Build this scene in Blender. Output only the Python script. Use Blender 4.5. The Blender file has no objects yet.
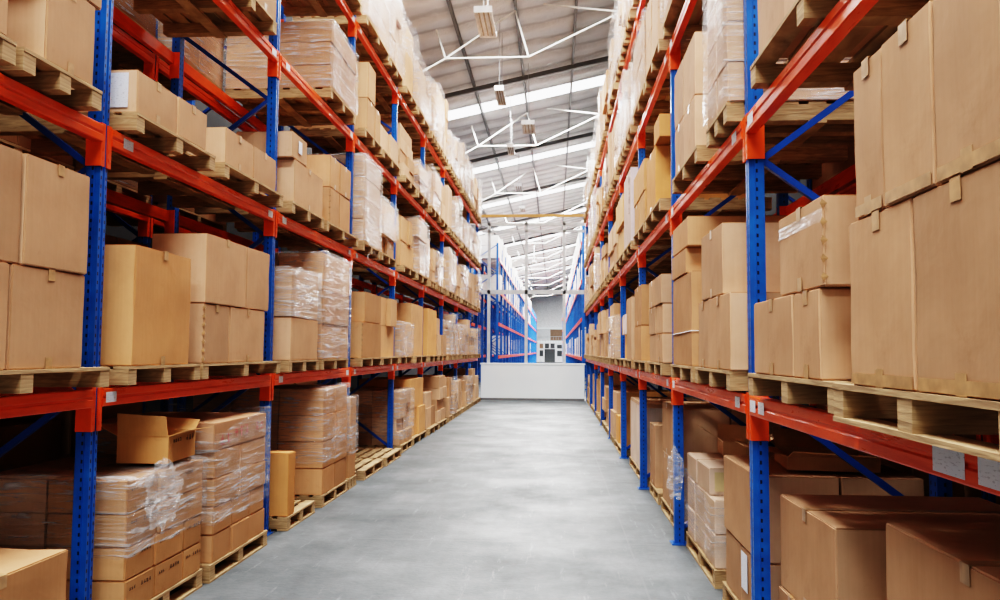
import bpy, bmesh, math, random
from mathutils import Vector, Matrix, noise
random.seed(11)
rnd = random.Random(5)
COL = bpy.context.scene.collection
R = math.radians

# ------------------------------------------------------------------ camera
F = 805.0
LIGHT_E, WORLD_E, EXPO = 840, .48, .47
YAW, PITCH, ROLL = R(3.9), R(3.62), R(.33)
EYE = Vector((0, 0, 1.66))
MR = Matrix.Rotation(YAW, 3, 'Z') @ Matrix.Rotation(math.pi/2 + PITCH, 3, 'X') @ Matrix.Rotation(ROLL, 3, 'Z')
def yat(px, py, X):
    """distance down the aisle where a measured sight line meets the plane x = X"""
    d = MR @ Vector(((px-500)/F, -(py-300)/F, -1))
    return d.y * X / d.x
cd = bpy.data.cameras.new('camera'); cam = bpy.data.objects.new('camera', cd); COL.objects.link(cam)
cam.matrix_world = Matrix.Translation(EYE) @ MR.to_4x4()
cd.sensor_width = 36; cd.lens = F/1000*36; cd.clip_end = 400; cd.clip_start = .05
bpy.context.scene.camera = cam

# ------------------------------------------------------------------ materials
def nodes(name):
    m = bpy.data.materials.new(name); m.use_nodes = True
    nt = m.node_tree; b = nt.nodes['Principled BSDF']
    return m, nt, b
def N(nt, t, **kw):
    n = nt.nodes.new(t)
    for k, v in kw.items():
        if k in n.inputs.keys(): n.inputs[k].default_value = v
        else: setattr(n, k, v)
    return n
def link(nt, a, b): nt.links.new(a, b)
def math_(nt, op, a, b=None, c=None):
    n = nt.nodes.new('ShaderNodeMath'); n.operation = op
    for i, v in enumerate((a, b, c)):
        if v is None: continue
        if isinstance(v, (int, float)): n.inputs[i].default_value = v
        else: nt.links.new(v, n.inputs[i])
    return n.outputs[0]
def ramp(nt, fac, stops):
    n = nt.nodes.new('ShaderNodeValToRGB'); el = n.color_ramp.elements
    while len(el) < len(stops): el.new(.5)
    for e, (p, c) in zip(el, stops): e.position = p; e.color = (*c, 1) if len(c) == 3 else c
    nt.links.new(fac, n.inputs[0]); return n.outputs[0]
def mixc(nt, fac, a, b, mode='MIX'):
    n = nt.nodes.new('ShaderNodeMix'); n.data_type = 'RGBA'; n.blend_type = mode
    for i, v in ((0, fac), (6, a), (7, b)):
        if isinstance(v, (int, float)): n.inputs[i].default_value = v
        elif isinstance(v, tuple): n.inputs[i].default_value = (*v, 1)
        else: nt.links.new(v, n.inputs[i])
    return n.outputs[2]
def simple(name, col, rough=.6, metal=0, emis=0, ecol=None, noise_amt=.12, nscale=6):
    m, nt, b = nodes(name)
    tc = N(nt, 'ShaderNodeTexCoord'); no = N(nt, 'ShaderNodeTexNoise', Scale=nscale, Detail=4.0)
    link(nt, tc.outputs['Object'], no.inputs['Vector'])
    lo = tuple(c*(1-noise_amt) for c in col); hi = tuple(min(1, c*(1+noise_amt)) for c in col)
    link(nt, ramp(nt, no.outputs[0], [(.3, lo), (.7, hi)]), b.inputs['Base Color'])
    b.inputs['Roughness'].default_value = rough; b.inputs['Metallic'].default_value = metal
    if emis:
        b.inputs['Emission Color'].default_value = (*(ecol or col), 1); b.inputs['Emission Strength'].default_value = emis
    return m

def cardboard():
    m, nt, b = nodes('cardboard')
    g = N(nt, 'ShaderNodeNewGeometry'); oi = N(nt, 'ShaderNodeObjectInfo'); tc = N(nt, 'ShaderNodeTexCoord')
    base = ramp(nt, g.outputs['Random Per Island'], [(0, (.45, .258, .145)), (.5, (.60, .368, .225)), (1, (.70, .46, .305))])
    base = mixc(nt, 1.0, base, oi.outputs['Color'], 'MULTIPLY')
    n1 = N(nt, 'ShaderNodeTexNoise', Scale=2.2, Detail=5.0, Roughness=.6); link(nt, tc.outputs['Object'], n1.inputs['Vector'])
    base = mixc(nt, .55, base, ramp(nt, n1.outputs[0], [(.3, (.70, .66, .62)), (.6, (1, 1, 1))]), 'MULTIPLY')
    # faint flute lines and scuffs
    mp = N(nt, 'ShaderNodeMapping'); mp.inputs['Scale'].default_value = (28, 28, .8); link(nt, tc.outputs['Object'], mp.inputs[0])
    n2 = N(nt, 'ShaderNodeTexNoise', Scale=2.0, Detail=3.0); link(nt, mp.outputs[0], n2.inputs['Vector'])
    base = mixc(nt, .22, base, ramp(nt, n2.outputs[0], [(.35, (.82, .80, .76)), (.6, (1, 1, 1))]), 'MULTIPLY')
    n3 = N(nt, 'ShaderNodeTexNoise', Scale=5.5, Detail=6.0, Roughness=.7); link(nt, tc.outputs['Object'], n3.inputs['Vector'])
    base = mixc(nt, .35, base, ramp(nt, n3.outputs[0], [(.60, (1, 1, 1)), (.72, (.66, .58, .5))]), 'MULTIPLY')
    link(nt, base, b.inputs['Base Color'])
    n4 = N(nt, 'ShaderNodeTexNoise', Scale=4.0, Detail=4.0, Distortion=.6); link(nt, tc.outputs['Object'], n4.inputs['Vector'])
    bp = N(nt, 'ShaderNodeBump', Strength=.16, Distance=.03); link(nt, n4.outputs[0], bp.inputs['Height'])
    link(nt, bp.outputs[0], b.inputs['Normal'])
    b.inputs['Roughness'].default_value = .78; b.inputs['Specular IOR Level'].default_value = .25
    return m
def wood(name, lo, hi):
    m, nt, b = nodes(name)
    tc = N(nt, 'ShaderNodeTexCoord'); g = N(nt, 'ShaderNodeNewGeometry')
    mp = N(nt, 'ShaderNodeMapping'); mp.inputs['Scale'].default_value = (4, 2.5, 34); link(nt, tc.outputs['Object'], mp.inputs[0])
    n1 = N(nt, 'ShaderNodeTexNoise', Scale=1.6, Detail=6.0, Distortion=.8); link(nt, mp.outputs[0], n1.inputs['Vector'])
    c = ramp(nt, n1.outputs[0], [(.25, lo), (.7, hi)])
    c = mixc(nt, .6, c, ramp(nt, g.outputs['Random Per Island'], [(0, (.66, .62, .58)), (1, (1, 1, 1))]), 'MULTIPLY')
    link(nt, c, b.inputs['Base Color'])
    bp = N(nt, 'ShaderNodeBump', Strength=.3, Distance=.01); link(nt, n1.outputs[0], bp.inputs['Height']); link(nt, bp.outputs[0], b.inputs['Normal'])
    b.inputs['Roughness'].default_value = .85
    return m
def film():
    m, nt, b = nodes('film')
    tc = N(nt, 'ShaderNodeTexCoord')
    mp = N(nt, 'ShaderNodeMapping'); mp.inputs['Scale'].default_value = (1.6, 1.6, 22); mp.inputs['Rotation'].default_value = (.28, .1, 0)
    link(nt, tc.outputs['Object'], mp.inputs[0])
    n1 = N(nt, 'ShaderNodeTexNoise', Scale=1.7, Detail=5.0, Roughness=.62, Distortion=1.2); link(nt, mp.outputs[0], n1.inputs['Vector'])
    n2 = N(nt, 'ShaderNodeTexNoise', Scale=3.2, Detail=3.0, Distortion=1.5); link(nt, tc.outputs['Object'], n2.inputs['Vector'])
    s = math_(nt, 'MULTIPLY', ramp(nt, n1.outputs[0], [(.47, (.04, .04, .04)), (.64, (1, 1, 1))]), ramp(nt, n2.outputs[0], [(.35, (.35, .35, .35)), (.68, (1, 1, 1))]))
    fac = math_(nt, 'MULTIPLY_ADD', s, .62, .055)
    b.inputs['Base Color'].default_value = (.74, .75, .77, 1); b.inputs['Roughness'].default_value = .16
    b.inputs['Specular IOR Level'].default_value = .9
    bp = N(nt, 'ShaderNodeBump', Strength=.9, Distance=.035)
    link(nt, math_(nt, 'ADD', n1.outputs[0], n2.outputs[0]), bp.inputs['Height']); link(nt, bp.outputs[0], b.inputs['Normal'])
    tr = N(nt, 'ShaderNodeBsdfTransparent'); mx = N(nt, 'ShaderNodeMixShader')
    link(nt, fac, mx.inputs[0]); link(nt, tr.outputs[0], mx.inputs[1]); link(nt, b.outputs[0], mx.inputs[2])
    link(nt, mx.outputs[0], nt.nodes['Material Output'].inputs['Surface'])
    return m
def post_mat():
    m, nt, b = nodes('blue_steel')
    tc = N(nt, 'ShaderNodeTexCoord'); sp = N(nt, 'ShaderNodeSeparateXYZ'); link(nt, tc.outputs['Object'], sp.inputs[0])
    sn = N(nt, 'ShaderNodeSeparateXYZ'); link(nt, tc.outputs['Normal'], sn.inputs[0])
    z = math_(nt, 'ABSOLUTE', math_(nt, 'SUBTRACT', math_(nt, 'FRACT', math_(nt, 'DIVIDE', sp.outputs[2], .05)), .5))
    zin = math_(nt, 'LESS_THAN', z, .20)
    yin = math_(nt, 'LESS_THAN', math_(nt, 'ABSOLUTE', math_(nt, 'SUBTRACT', math_(nt, 'ABSOLUTE', sp.outputs[1]), .024)), .0055)
    xin = math_(nt, 'LESS_THAN', math_(nt, 'ABSOLUTE', sp.outputs[0]), .0055)
    fx = math_(nt, 'GREATER_THAN', math_(nt, 'ABSOLUTE', sn.outputs[0]), .6)
    fy = math_(nt, 'GREATER_THAN', math_(nt, 'ABSOLUTE', sn.outputs[1]), .6)
    h = math_(nt, 'MULTIPLY', zin, math_(nt, 'ADD', math_(nt, 'MULTIPLY', fx, yin), math_(nt, 'MULTIPLY', fy, xin)))
    no = N(nt, 'ShaderNodeTexNoise', Scale=9.0, Detail=5.0); link(nt, tc.outputs['Object'], no.inputs['Vector'])
    blue = ramp(nt, no.outputs[0], [(.3, (.004, .080, .33)), (.7, (.008, .125, .46))])
    link(nt, mixc(nt, h, blue, (.004, .008, .03)), b.inputs['Base Color'])
    b.inputs['Roughness'].default_value = .35
    return m
def beam_mat():
    m, nt, b = nodes('orange_steel')
    tc = N(nt, 'ShaderNodeTexCoord'); mp = N(nt, 'ShaderNodeMapping'); mp.inputs['Scale'].default_value = (6, 1.2, 9)
    link(nt, tc.outputs['Object'], mp.inputs[0])
    no = N(nt, 'ShaderNodeTexNoise', Scale=2.0, Detail=7.0, Roughness=.65); link(nt, mp.outputs[0], no.inputs['Vector'])
    link(nt, ramp(nt, no.outputs[0], [(.28, (.62, .055, .006)), (.5, (.78, .082, .009)), (.75, (.86, .115, .016))]), b.inputs['Base Color'])
    link(nt, ramp(nt, no.outputs[0], [(.3, (.45, .45, .45)), (.7, (.24, .24, .24))]), b.inputs['Roughness'])
    return m
def floor_mat():
    m, nt, b = nodes('concrete')
    tc = N(nt, 'ShaderNodeTexCoord'); P = tc.outputs['Object']
    n1 = N(nt, 'ShaderNodeTexNoise', Scale=.9, Detail=8.0, Roughness=.65); link(nt, P, n1.inputs['Vector'])
    mp = N(nt, 'ShaderNodeMapping'); mp.inputs['Scale'].default_value = (3.0, .5, 1); link(nt, P, mp.inputs[0])
    n2 = N(nt, 'ShaderNodeTexNoise', Scale=2.2, Detail=7.0, Roughness=.7); link(nt, mp.outputs[0], n2.inputs['Vector'])
    n3 = N(nt, 'ShaderNodeTexNoise', Scale=26.0, Detail=4.0); link(nt, P, n3.inputs['Vector'])
    c = ramp(nt, n1.outputs[0], [(.32, (.052, .062, .068)), (.50, (.098, .112, .120)), (.70, (.165, .182, .190))])
    c = mixc(nt, .6, c, ramp(nt, n2.outputs[0], [(.3, (.70, .71, .72)), (.55, (1, 1, 1)), (.75, (1.12, 1.12, 1.12))]), 'MULTIPLY')
    c = mixc(nt, .4, c, ramp(nt, n3.outputs[0], [(.3, (.82, .82, .82)), (.6, (1, 1, 1))]), 'MULTIPLY')
    sp = N(nt, 'ShaderNodeSeparateXYZ'); link(nt, P, sp.inputs[0])
    wob = math_(nt, 'MULTIPLY', n2.outputs[0], .02)
    def joint(coord, per, off, w):
        f = math_(nt, 'FRACT', math_(nt, 'DIVIDE', math_(nt, 'ADD', math_(nt, 'ADD', coord, off), wob), per))
        return math_(nt, 'LESS_THAN', math_(nt, 'ABSOLUTE', math_(nt, 'SUBTRACT', f, .5)), w/per)
    j = math_(nt, 'MAXIMUM', joint(sp.outputs[1], 3.4, 1.35, .014), joint(sp.outputs[0], 3.7, 1.2, .008))
    c = mixc(nt, math_(nt, 'MULTIPLY', j, .5), c, (.13, .14, .15))
    # pale scuffs and scratches
    mp2 = N(nt, 'ShaderNodeMapping'); mp2.inputs['Scale'].default_value = (7, .9, 1); mp2.inputs['Rotation'].default_value = (0, 0, .25); link(nt, P, mp2.inputs[0])
    n5 = N(nt, 'ShaderNodeTexNoise', Scale=1.5, Detail=9.0, Roughness=.75); link(nt, mp2.outputs[0], n5.inputs['Vector'])
    c = mixc(nt, ramp(nt, n5.outputs[0], [(.58, (0, 0, 0)), (.74, (.5, .5, .5))]), c, (.33, .35, .36))
    link(nt, c, b.inputs['Base Color'])
    link(nt, ramp(nt, n1.outputs[0], [(.3, (.62, .62, .62)), (.7, (.46, .46, .46))]), b.inputs['Roughness'])
    b.inputs['Specular IOR Level'].default_value = .35
    bp = N(nt, 'ShaderNodeBump', Strength=.12, Distance=.02); link(nt, n3.outputs[0], bp.inputs['Height']); link(nt, bp.outputs[0], b.inputs['Normal'])
    return m
def roof_mat():
    m, nt, b = nodes('roof_sheet')
    tc = N(nt, 'ShaderNodeTexCoord'); sp = N(nt, 'ShaderNodeSeparateXYZ'); link(nt, tc.outputs['Object'], sp.inputs[0])
    no = N(nt, 'ShaderNodeTexNoise', Scale=.7, Detail=6.0, Roughness=.6); link(nt, tc.outputs['Object'], no.inputs['Vector'])
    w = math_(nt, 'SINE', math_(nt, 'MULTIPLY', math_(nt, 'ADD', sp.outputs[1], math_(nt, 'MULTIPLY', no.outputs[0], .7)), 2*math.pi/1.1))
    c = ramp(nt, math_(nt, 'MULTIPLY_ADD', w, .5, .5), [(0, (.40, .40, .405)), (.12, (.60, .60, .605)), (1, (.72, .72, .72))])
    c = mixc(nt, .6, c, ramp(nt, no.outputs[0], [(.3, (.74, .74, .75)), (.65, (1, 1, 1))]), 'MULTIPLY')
    link(nt, c, b.inputs['Base Color']); b.inputs['Roughness'].default_value = .5; b.inputs['Metallic'].default_value = .1
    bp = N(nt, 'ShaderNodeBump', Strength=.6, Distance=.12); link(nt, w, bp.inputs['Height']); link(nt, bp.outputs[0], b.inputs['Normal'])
    return m
def label_mat():
    m, nt, b = nodes('printed_paper')
    tc = N(nt, 'ShaderNodeTexCoord'); v = N(nt, 'ShaderNodeTexNoise', Scale=55.0, Detail=2.0)
    mp = N(nt, 'ShaderNodeMapping'); mp.inputs['Scale'].default_value = (1, .8, 3.2); link(nt, tc.outputs['Object'], mp.inputs[0]); link(nt, mp.outputs[0], v.inputs['Vector'])
    link(nt, ramp(nt, v.outputs[0], [(.34, (.50, .52, .57)), (.42, (.70, .73, .78))]), b.inputs['Base Color'])
    b.inputs['Roughness'].default_value = .5
    return m

M = dict(
    card=cardboard(), pallet=wood('pallet_wood', (.22, .13, .065), (.56, .39, .215)), film=film(), blue=post_mat(), orange=beam_mat(),
    conn=simple('orange_connector', (.82, .092, .010), .42), tape=simple('brown_tape', (.40, .24, .12), .3, noise_amt=.25, nscale=20),
    label=label_mat(), brace=simple('blue_brace', (.008, .07, .33), .4), concrete=floor_mat(), roof=roof_mat(),
    wall=simple('pale_wall', (.78, .80, .82), .8), white=simple('white_panel', (.88, .95, .99), .55, noise_amt=.03, nscale=1),
    side=simple('shade_cladding', (.05, .05, .052), .8), steel=simple('grey_steel', (.34, .35, .36), .5), dark=simple('dark_steel', (.16, .165, .17), .5),  # side: near-black cladding, darkened so gaps behind the racks look shaded
    pipe=simple('white_pipe', (.60, .59, .56), .5), tan=simple('tan_beam', (.62, .34, .12), .6), rail=simple('pale_rail', (.55, .58, .60), .5),
    sky=simple('skylight', (1, 1, 1), .5, emis=3.0, ecol=(.96, .98, 1.0), noise_amt=0), lamp=simple('lamp_white', (.85, .85, .85), .4),
    tube=simple('lamp_tube', (.36, .29, .22), .4), glass=simple('dark_glass', (.05, .055, .055), .15), brown=simple('brown_front', (.25, .17, .12), .8),
    ink=simple('black_ink', (.03, .025, .02), .7), red=simple('red_ink', (.42, .05, .04), .7), cream=simple('cream_print', (.62, .52, .30), .7),
)

# ------------------------------------------------------------------ mesh helpers
class MB:
    def __init__(s): s.v = []; s.f = []
    def box(s, x0, x1, y0, y1, z0, z1):
        b = len(s.v)
        s.v += [(x0,y0,z0),(x1,y0,z0),(x1,y1,z0),(x0,y1,z0),(x0,y0,z1),(x1,y0,z1),(x1,y1,z1),(x0,y1,z1)]
        s.f += [(b,b+3,b+2,b+1),(b+4,b+5,b+6,b+7),(b,b+1,b+5,b+4),(b+1,b+2,b+6,b+5),(b+2,b+3,b+7,b+6),(b+3,b,b+4,b+7)]
        return s
    def prism(s, pts, axis, a0, a1):
        """extrude a polygon of 2D points along an axis (0=x,1=y,2=z)"""
        b = len(s.v); n = len(pts)
        for a in (a0, a1):
            for p, q in pts:
                s.v.append({0: (a, p, q), 1: (p, a, q), 2: (p, q, a)}[axis])
        s.f += [tuple(range(b, b+n))[::-1], tuple(range(b+n, b+2*n))]
        for i in range(n):
            j = (i+1) % n; s.f.append((b+i, b+j, b+n+j, b+n+i))
        return s
    def bar(s, p, q, w, h=None, seg=4):
        p, q = Vector(p), Vector(q); d = (q-p).normalized(); h = h or w
        up = Vector((0,0,1)) if abs(d.z) < .9 else Vector((1,0,0))
        a = d.cross(up).normalized(); c = a.cross(d).normalized(); b = len(s.v)
        for e in (p, q):
            for k in range(seg):
                t = 2*math.pi*(k+.5)/seg; r = .5 if seg > 4 else .7071
                s.v.append(tuple(e + a*math.cos(t)*w*r + c*math.sin(t)*h*r))
        s.f += [tuple(range(b, b+seg))[::-1], tuple(range(b+seg, b+2*seg))]
        for i in range(seg):
            j = (i+1) % seg; s.f.append((b+i, b+j, b+seg+j, b+seg+i))
        return s
    def quad(s, *p):
        b = len(s.v); s.v += [tuple(x) for x in p]; s.f.append(tuple(range(b, b+len(p)))); return s
    def mesh(s, name, mat, bevel=0):
        me = bpy.data.meshes.new(name); me.from_pydata(s.v, [], s.f); me.materials.append(M[mat])
        bm = bmesh.new(); bm.from_mesh(me); bmesh.ops.recalc_face_normals(bm, faces=bm.faces)
        if bevel: bmesh.ops.bevel(bm, geom=bm.edges[:], offset=bevel, segments=1, affect='EDGES', clamp_overlap=True)
        bm.to_mesh(me); bm.free(); return me
def obj(name, me, parent=None, loc=(0,0,0)):
    o = bpy.data.objects.new(name, me); COL.objects.link(o); o.location = loc
    if parent is not None: o.parent = parent
    return o
def tag(o, label, cat, group=None, kind=None):
    if label: o['label'] = label
    if cat: o['category'] = cat
    if group: o['group'] = group
    if kind: o['kind'] = kind
    return o
def struct(name, me, loc=(0,0,0)):
    o = obj(name, me, None, loc); o['kind'] = 'structure'; return o
def empty(name, loc): return obj(name, None, None, loc)

# ------------------------------------------------------------------ dimensions
Y0, BAY, NB = 4.395, 2.81, 8                      # first upright in front of the camera, bay length, bays up to the end wall
FR = [Y0 + BAY*k for k in range(-1, NB+1)]
LV = {0: 0.0, 1: 1.382, 2: 2.882, 3: 4.372, 4: 5.87}  # beam centre heights
BH = .051
PZ = .125                                          # pallet height
def zlev(l): return 0.0 if l == 0 else LV[l] + BH
XLF, XRF = -2.62, 1.08                             # front posts
DEPTH = .93
FACE = {'L': -2.46, 'R': .955}
ROOFZ = lambda x: 10.66 + .22*x

# ------------------------------------------------------------------ setting
YB, YE = -4.0, 124.0
XW0, XW1 = -5.25, 3.75
struct('floor', MB().box(XW0, XW1, YB, YE, -.1, 0).mesh('floor', 'concrete'))
def sloped(x0, x1, y0, y1, dz0, dz1, mb=None, n=1):
    mb = mb or MB()
    return mb.prism([(x0, ROOFZ(x0)+dz0), (x1, ROOFZ(x1)+dz0), (x1, ROOFZ(x1)+dz1), (x0, ROOFZ(x0)+dz1)], 1, y0, y1)
sky_y = [1.4, 9.4, 17.3] + [27.5 + 8.7*k for k in range(0, 11)]
r = MB(); prev = YB
for y in sky_y:
    sloped(XW0-.5, XW1+.5, prev, y-.52, 0, .1, r); prev = y+.52
sloped(XW0-.5, XW1+.5, prev, YE, 0, .1, r)
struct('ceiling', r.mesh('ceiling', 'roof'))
for i, y in enumerate(sky_y):
    struct('window_%d' % (i+1), sloped(XW0-.5, XW1+.5, y-.52, y+.52, .02, .08).mesh('skylight', 'sky'))
struct('wall_left', MB().box(XW0-.2, XW0, YB, YE, 0, ROOFZ(XW0)+.05).mesh('wall', 'side'))  # side walls added close behind the racks to keep light out
struct('wall_right', MB().box(XW1, XW1+.2, YB, YE, 0, ROOFZ(XW1)+.05).mesh('wall', 'side'))
w = MB().prism([(XW0, 0), (XW1, 0), (XW1, ROOFZ(XW1)), (XW0, ROOFZ(XW0))], 1, YE-.2, YE)
struct('wall_far', w.mesh('wall', 'wall'))
tn = [0]
def trim(me):
    tn[0] += 1; return struct('trim_%d' % tn[0], me)
# longitudinal purlins and cross rafters under the roof
for k in range(-4, 8):
    x = -2.55 + 1.55*k
    trim(MB().box(x-.035, x+.035, YB, YE-.3, ROOFZ(x)-.15, ROOFZ(x)-.01).mesh('purlin', 'dark'))
for k in range(-3, 11):
    y = 24.9 + 8.7*k
    trim(sloped(XW0, XW1, y-.05, y+.05, -.26, -.12).mesh('rafter', 'dark'))
# white pipe trusses
for k in range(0, 11):
    y = 19.7 + 8.7*k; m = MB()
    def P(x, z): return (x, y, z)
    A, B, C, D = P(-2.75, 9.0), P(-.66, 9.0), P(1.65, 10.1), P(3.6, 10.9)
    Z = P(-5.1, 7.7)
    top = lambda x: P(x, ROOFZ(x)-.25)
    for a, b in ((Z, A), (A, B), (B, C), (C, D), (A, top(-3.0)), (A, top(-1.0)), (B, top(-1.0)), (top(-.3), C), (C, top(1.5)))[:99 if k < 3 else 5]:
        m.bar(a, b, .05 if k < 2 else .034 if k < 4 else .02, seg=6)
    trim(m.mesh('truss', 'pipe'))
# low white partition with a light steel frame above it, closing the aisle
YP = 27.35
struct('wall_back', MB().box(-2.5, 1.0, YP, YP+.12, 0, 1.20).box(-2.53, 1.03, YP-.03, YP+.15, 1.20, 1.25).mesh('partition', 'white'))
fr = MB()
for x in (-2.25, -.97, .32): fr.box(x-.05, x+.05, YP+.02, YP+.12, 1.25, 6.1)
fr.box(-2.5, 1.0, YP+.02, YP+.12, 3.60, 3.74)
fr.box(-2.5, 1.0, YP+.02, YP+.12, 5.72, 5.80); fr.box(-2.5, 1.0, YP+.02, YP+.12, 5.95, 6.05)
trim(fr.mesh('frame', 'rail'))
trim(MB().box(-2.55, 1.1, YP-.3, YP-.2, 6.20, 6.29).mesh('tie_beam', 'tan'))
struct('baseboard_back', MB().box(-2.5, 1.0, YP-.02, YP-.001, 0, .07).mesh('base', 'dark'))
# far end: office front with door, windows and gallery
yf = YE-.2
g = MB().box(-2.6, 2.4, yf-.25, yf-.02, 0, 2.95); struct('wall_office', g.mesh('office', 'wall'))
def fw(x0, x1, z0, z1, mat, nm, n=[0]):
    n[0] += 1
    return struct('%s_%d' % (nm, n[0]+20), MB().box(x0, x1, yf-.34, yf-.255, z0, z1).mesh(nm, mat))
fw(-1.55, 0.05, .02, 2.0, 'glass', 'door'); fw(-1.5, -.85, 2.1, 2.85, 'glass', 'window'); fw(-.65, 0, 2.1, 2.85, 'glass', 'window')
fw(.35, 1.1, .9, 1.75, 'glass', 'window'); fw(.35, 1.1, 2.1, 2.65, 'glass', 'window'); fw(-2.3, -1.75, .9, 1.8, 'glass', 'window'); fw(-2.3, -1.75, 2.1, 2.8, 'brown', 'window')
struct('trim_90', MB().box(-3.4, 3.0, yf-.22, yf-.02, 2.95, 3.25).box(-3.4, 3.0, yf-.22, yf-.02, 5.0, 5.3).mesh('band', 'white'))
struct('window_41', MB().box(-3.4, -.75, yf-.06, yf-.005, 3.3, 5.0).mesh('opening', 'rail'))
struct('window_40', MB().box(-.7, 2.3, yf-.06, yf-.005, 3.3, 5.0).mesh('opening', 'brown'))
ra = MB()
for x in range(-26, 25, 4): ra.box(x/10-.02, x/10+.02, yf-.3, yf-.26, 2.95, 3.9)
ra.box(-2.6, 2.4, yf-.3, yf-.26, 3.86, 3.92)
trim(ra.mesh('gallery_rail', 'rail'))

# ------------------------------------------------------------------ racks
def post_mesh(h):
    W, D = .045, .04
    pts = [(-D, -W), (-D, W), (D*.2, W), (D*.2, W*.8), (D, W*.8), (D, W*.22), (D*.55, W*.12), (D*.55, -W*.12), (D, -W*.22), (D, -W*.8), (D*.2, -W*.8), (D*.2, -W)]
    return MB().prism(pts, 2, 0, h).mesh('upright_post', 'blue')
def beam_mesh(L):
    # box beam with a stepped ledge and a shallow groove along the face turned outwards (+x)
    h = BH
    pts = [(-.022, -h), (.026, -h), (.030, -h+.006), (.030, -h+.04), (.024, -h+.046), (.024, h-.046), (.030, h-.040), (.030, h-.006), (.026, h), (-.022, h)]
    return MB().prism(pts, 1, -L/2, L/2).mesh('beam', 'orange')
def conn_mesh():
    # L-shaped end plate that hooks round the post, turned towards +y; slots and rivets on its face
    m = MB()
    m.box(-.042, .050, -.004, .004, -.185, .062)
    m.box(.0425, .050, -.036, -.004, -.185, .062)
    for z in (-.14, -.09, .03): m.box(.050, .053, -.026, -.014, z-.010, z+.010)
    return m.mesh('end_connector', 'conn')
POSTH = 6.12
me_post, me_conn = post_mesh(POSTH), conn_mesh()
me_plate = MB().box(-.07, .07, -.075, .075, 0, .008).box(-.055, -.045, -.06, -.05, .008, .03).box(.045, .055, .05, .06, .008, .03).mesh('foot_plate', 'blue')
me_beam = beam_mesh(BAY-.098)
me_lab = MB().box(0, .0015, -.055, .055, -.03, .03).mesh('location_label', 'label')
me_lab_long = MB().box(0, .0015, -.085, .085, -.037, .037).mesh('location_label', 'label')
STICK = {}
def rack(name, label, side, xf, frames, front=True, rear=True, braces=True, levels=(1,2,3,4), labels=None, grp='pallet racking'):
    s = 1 if side == 'L' else -1                        # outward (to the aisle) is +x for the left rack
    root = empty(name, (xf, frames[0], 0)); tag(root, label, 'pallet rack', grp)
    xr = -s*DEPTH
    bz = []
    z0, dz, side_f = .14, .64, True
    z = z0
    while z + dz < POSTH-.1:
        bz.append((z, z+dz, side_f)); z += dz; side_f = not side_f
    me_br = {}
    for a, c, f in bz[:2]:
        p = (-s*.035, 0, 0) if f else (xr+s*.035, 0, 0); q = (xr+s*.035, 0, dz) if f else (-s*.035, 0, dz)
        me_br[f] = MB().bar(p, q, .035, .035).mesh('diagonal_brace', 'brace')
    for fy in frames:
        y = fy-frames[0]
        for x, rot in ((0, 0 if s > 0 else math.pi), (xr, math.pi if s > 0 else 0)):
            p = obj('upright_post', me_post, root, (x, y, .008)); p.rotation_euler.z = rot
            if fy < 20: obj('foot_plate', me_plate, p, (0, 0, -.008))
        if braces:
            for a, c, f in bz: obj('diagonal_brace', me_br[f], root, (0, y, a))
    for a, b_ in zip(frames[:-1], frames[1:]):
        L = b_-a
        me = me_beam if abs(L-BAY) < .01 else beam_mesh(L-.098)
        for l in levels:
            for x, on, face in ((s*.028, front, s), (xr-s*.028, rear, -s)):
                if not on: continue
                b = obj('beam', me, root, (x, (a+b_)/2-frames[0], LV[l]))
                if face < 0: b.rotation_euler.z = math.pi
                if a < 20:
                    for e in (-1, 1):
                        c = obj('end_connector', me_conn, b, (-.028+.0, e*(L/2-.049-.004*0), 0)); c.scale = (1, -e, 1)
                        c.location.y = e*(L/2-.0485)
                if x == s*.028 and a < 16:
                    for (yy, lng) in STICK.get((side, l, round(a, 1)), [(L/2-.16, False), (-L/2+.22, False)] if labels else []):
                        k = obj('location_label', me_lab_long if lng else me_lab, b, (.0305, yy if s > 0 else -yy, 0)); k['label'] = 'small white printed label'
    return root
r1 = lambda i: round(FR[i], 1)
STICK[('R', 1, r1(0))] = [(BAY/2-.13, False), (BAY/2-.30, False), (-.80, True), (-1.035, True)]
STICK[('L', 1, r1(0))] = []
STICK[('L', 2, r1(0))] = []
STICK[('L', 1, r1(1))] = [(-BAY/2+.13, False)]
rack('pallet_rack', 'blue and orange pallet rack along left side of main aisle, carrying cardboard boxes', 'L', XLF, FR, labels=True)
rack('pallet_rack', 'blue and orange pallet rack along right side of main aisle, carrying cardboard boxes', 'R', XRF, FR, labels=True)
GAP = .26
rack('pallet_rack', 'blue and orange rack standing back to back behind the left aisle rack', 'L', XLF-DEPTH-GAP, FR[:6], rear=False)
rack('pallet_rack', 'blue and orange rack standing back to back behind the right aisle rack', 'R', XRF+DEPTH+GAP, FR[:4], rear=False)
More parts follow.
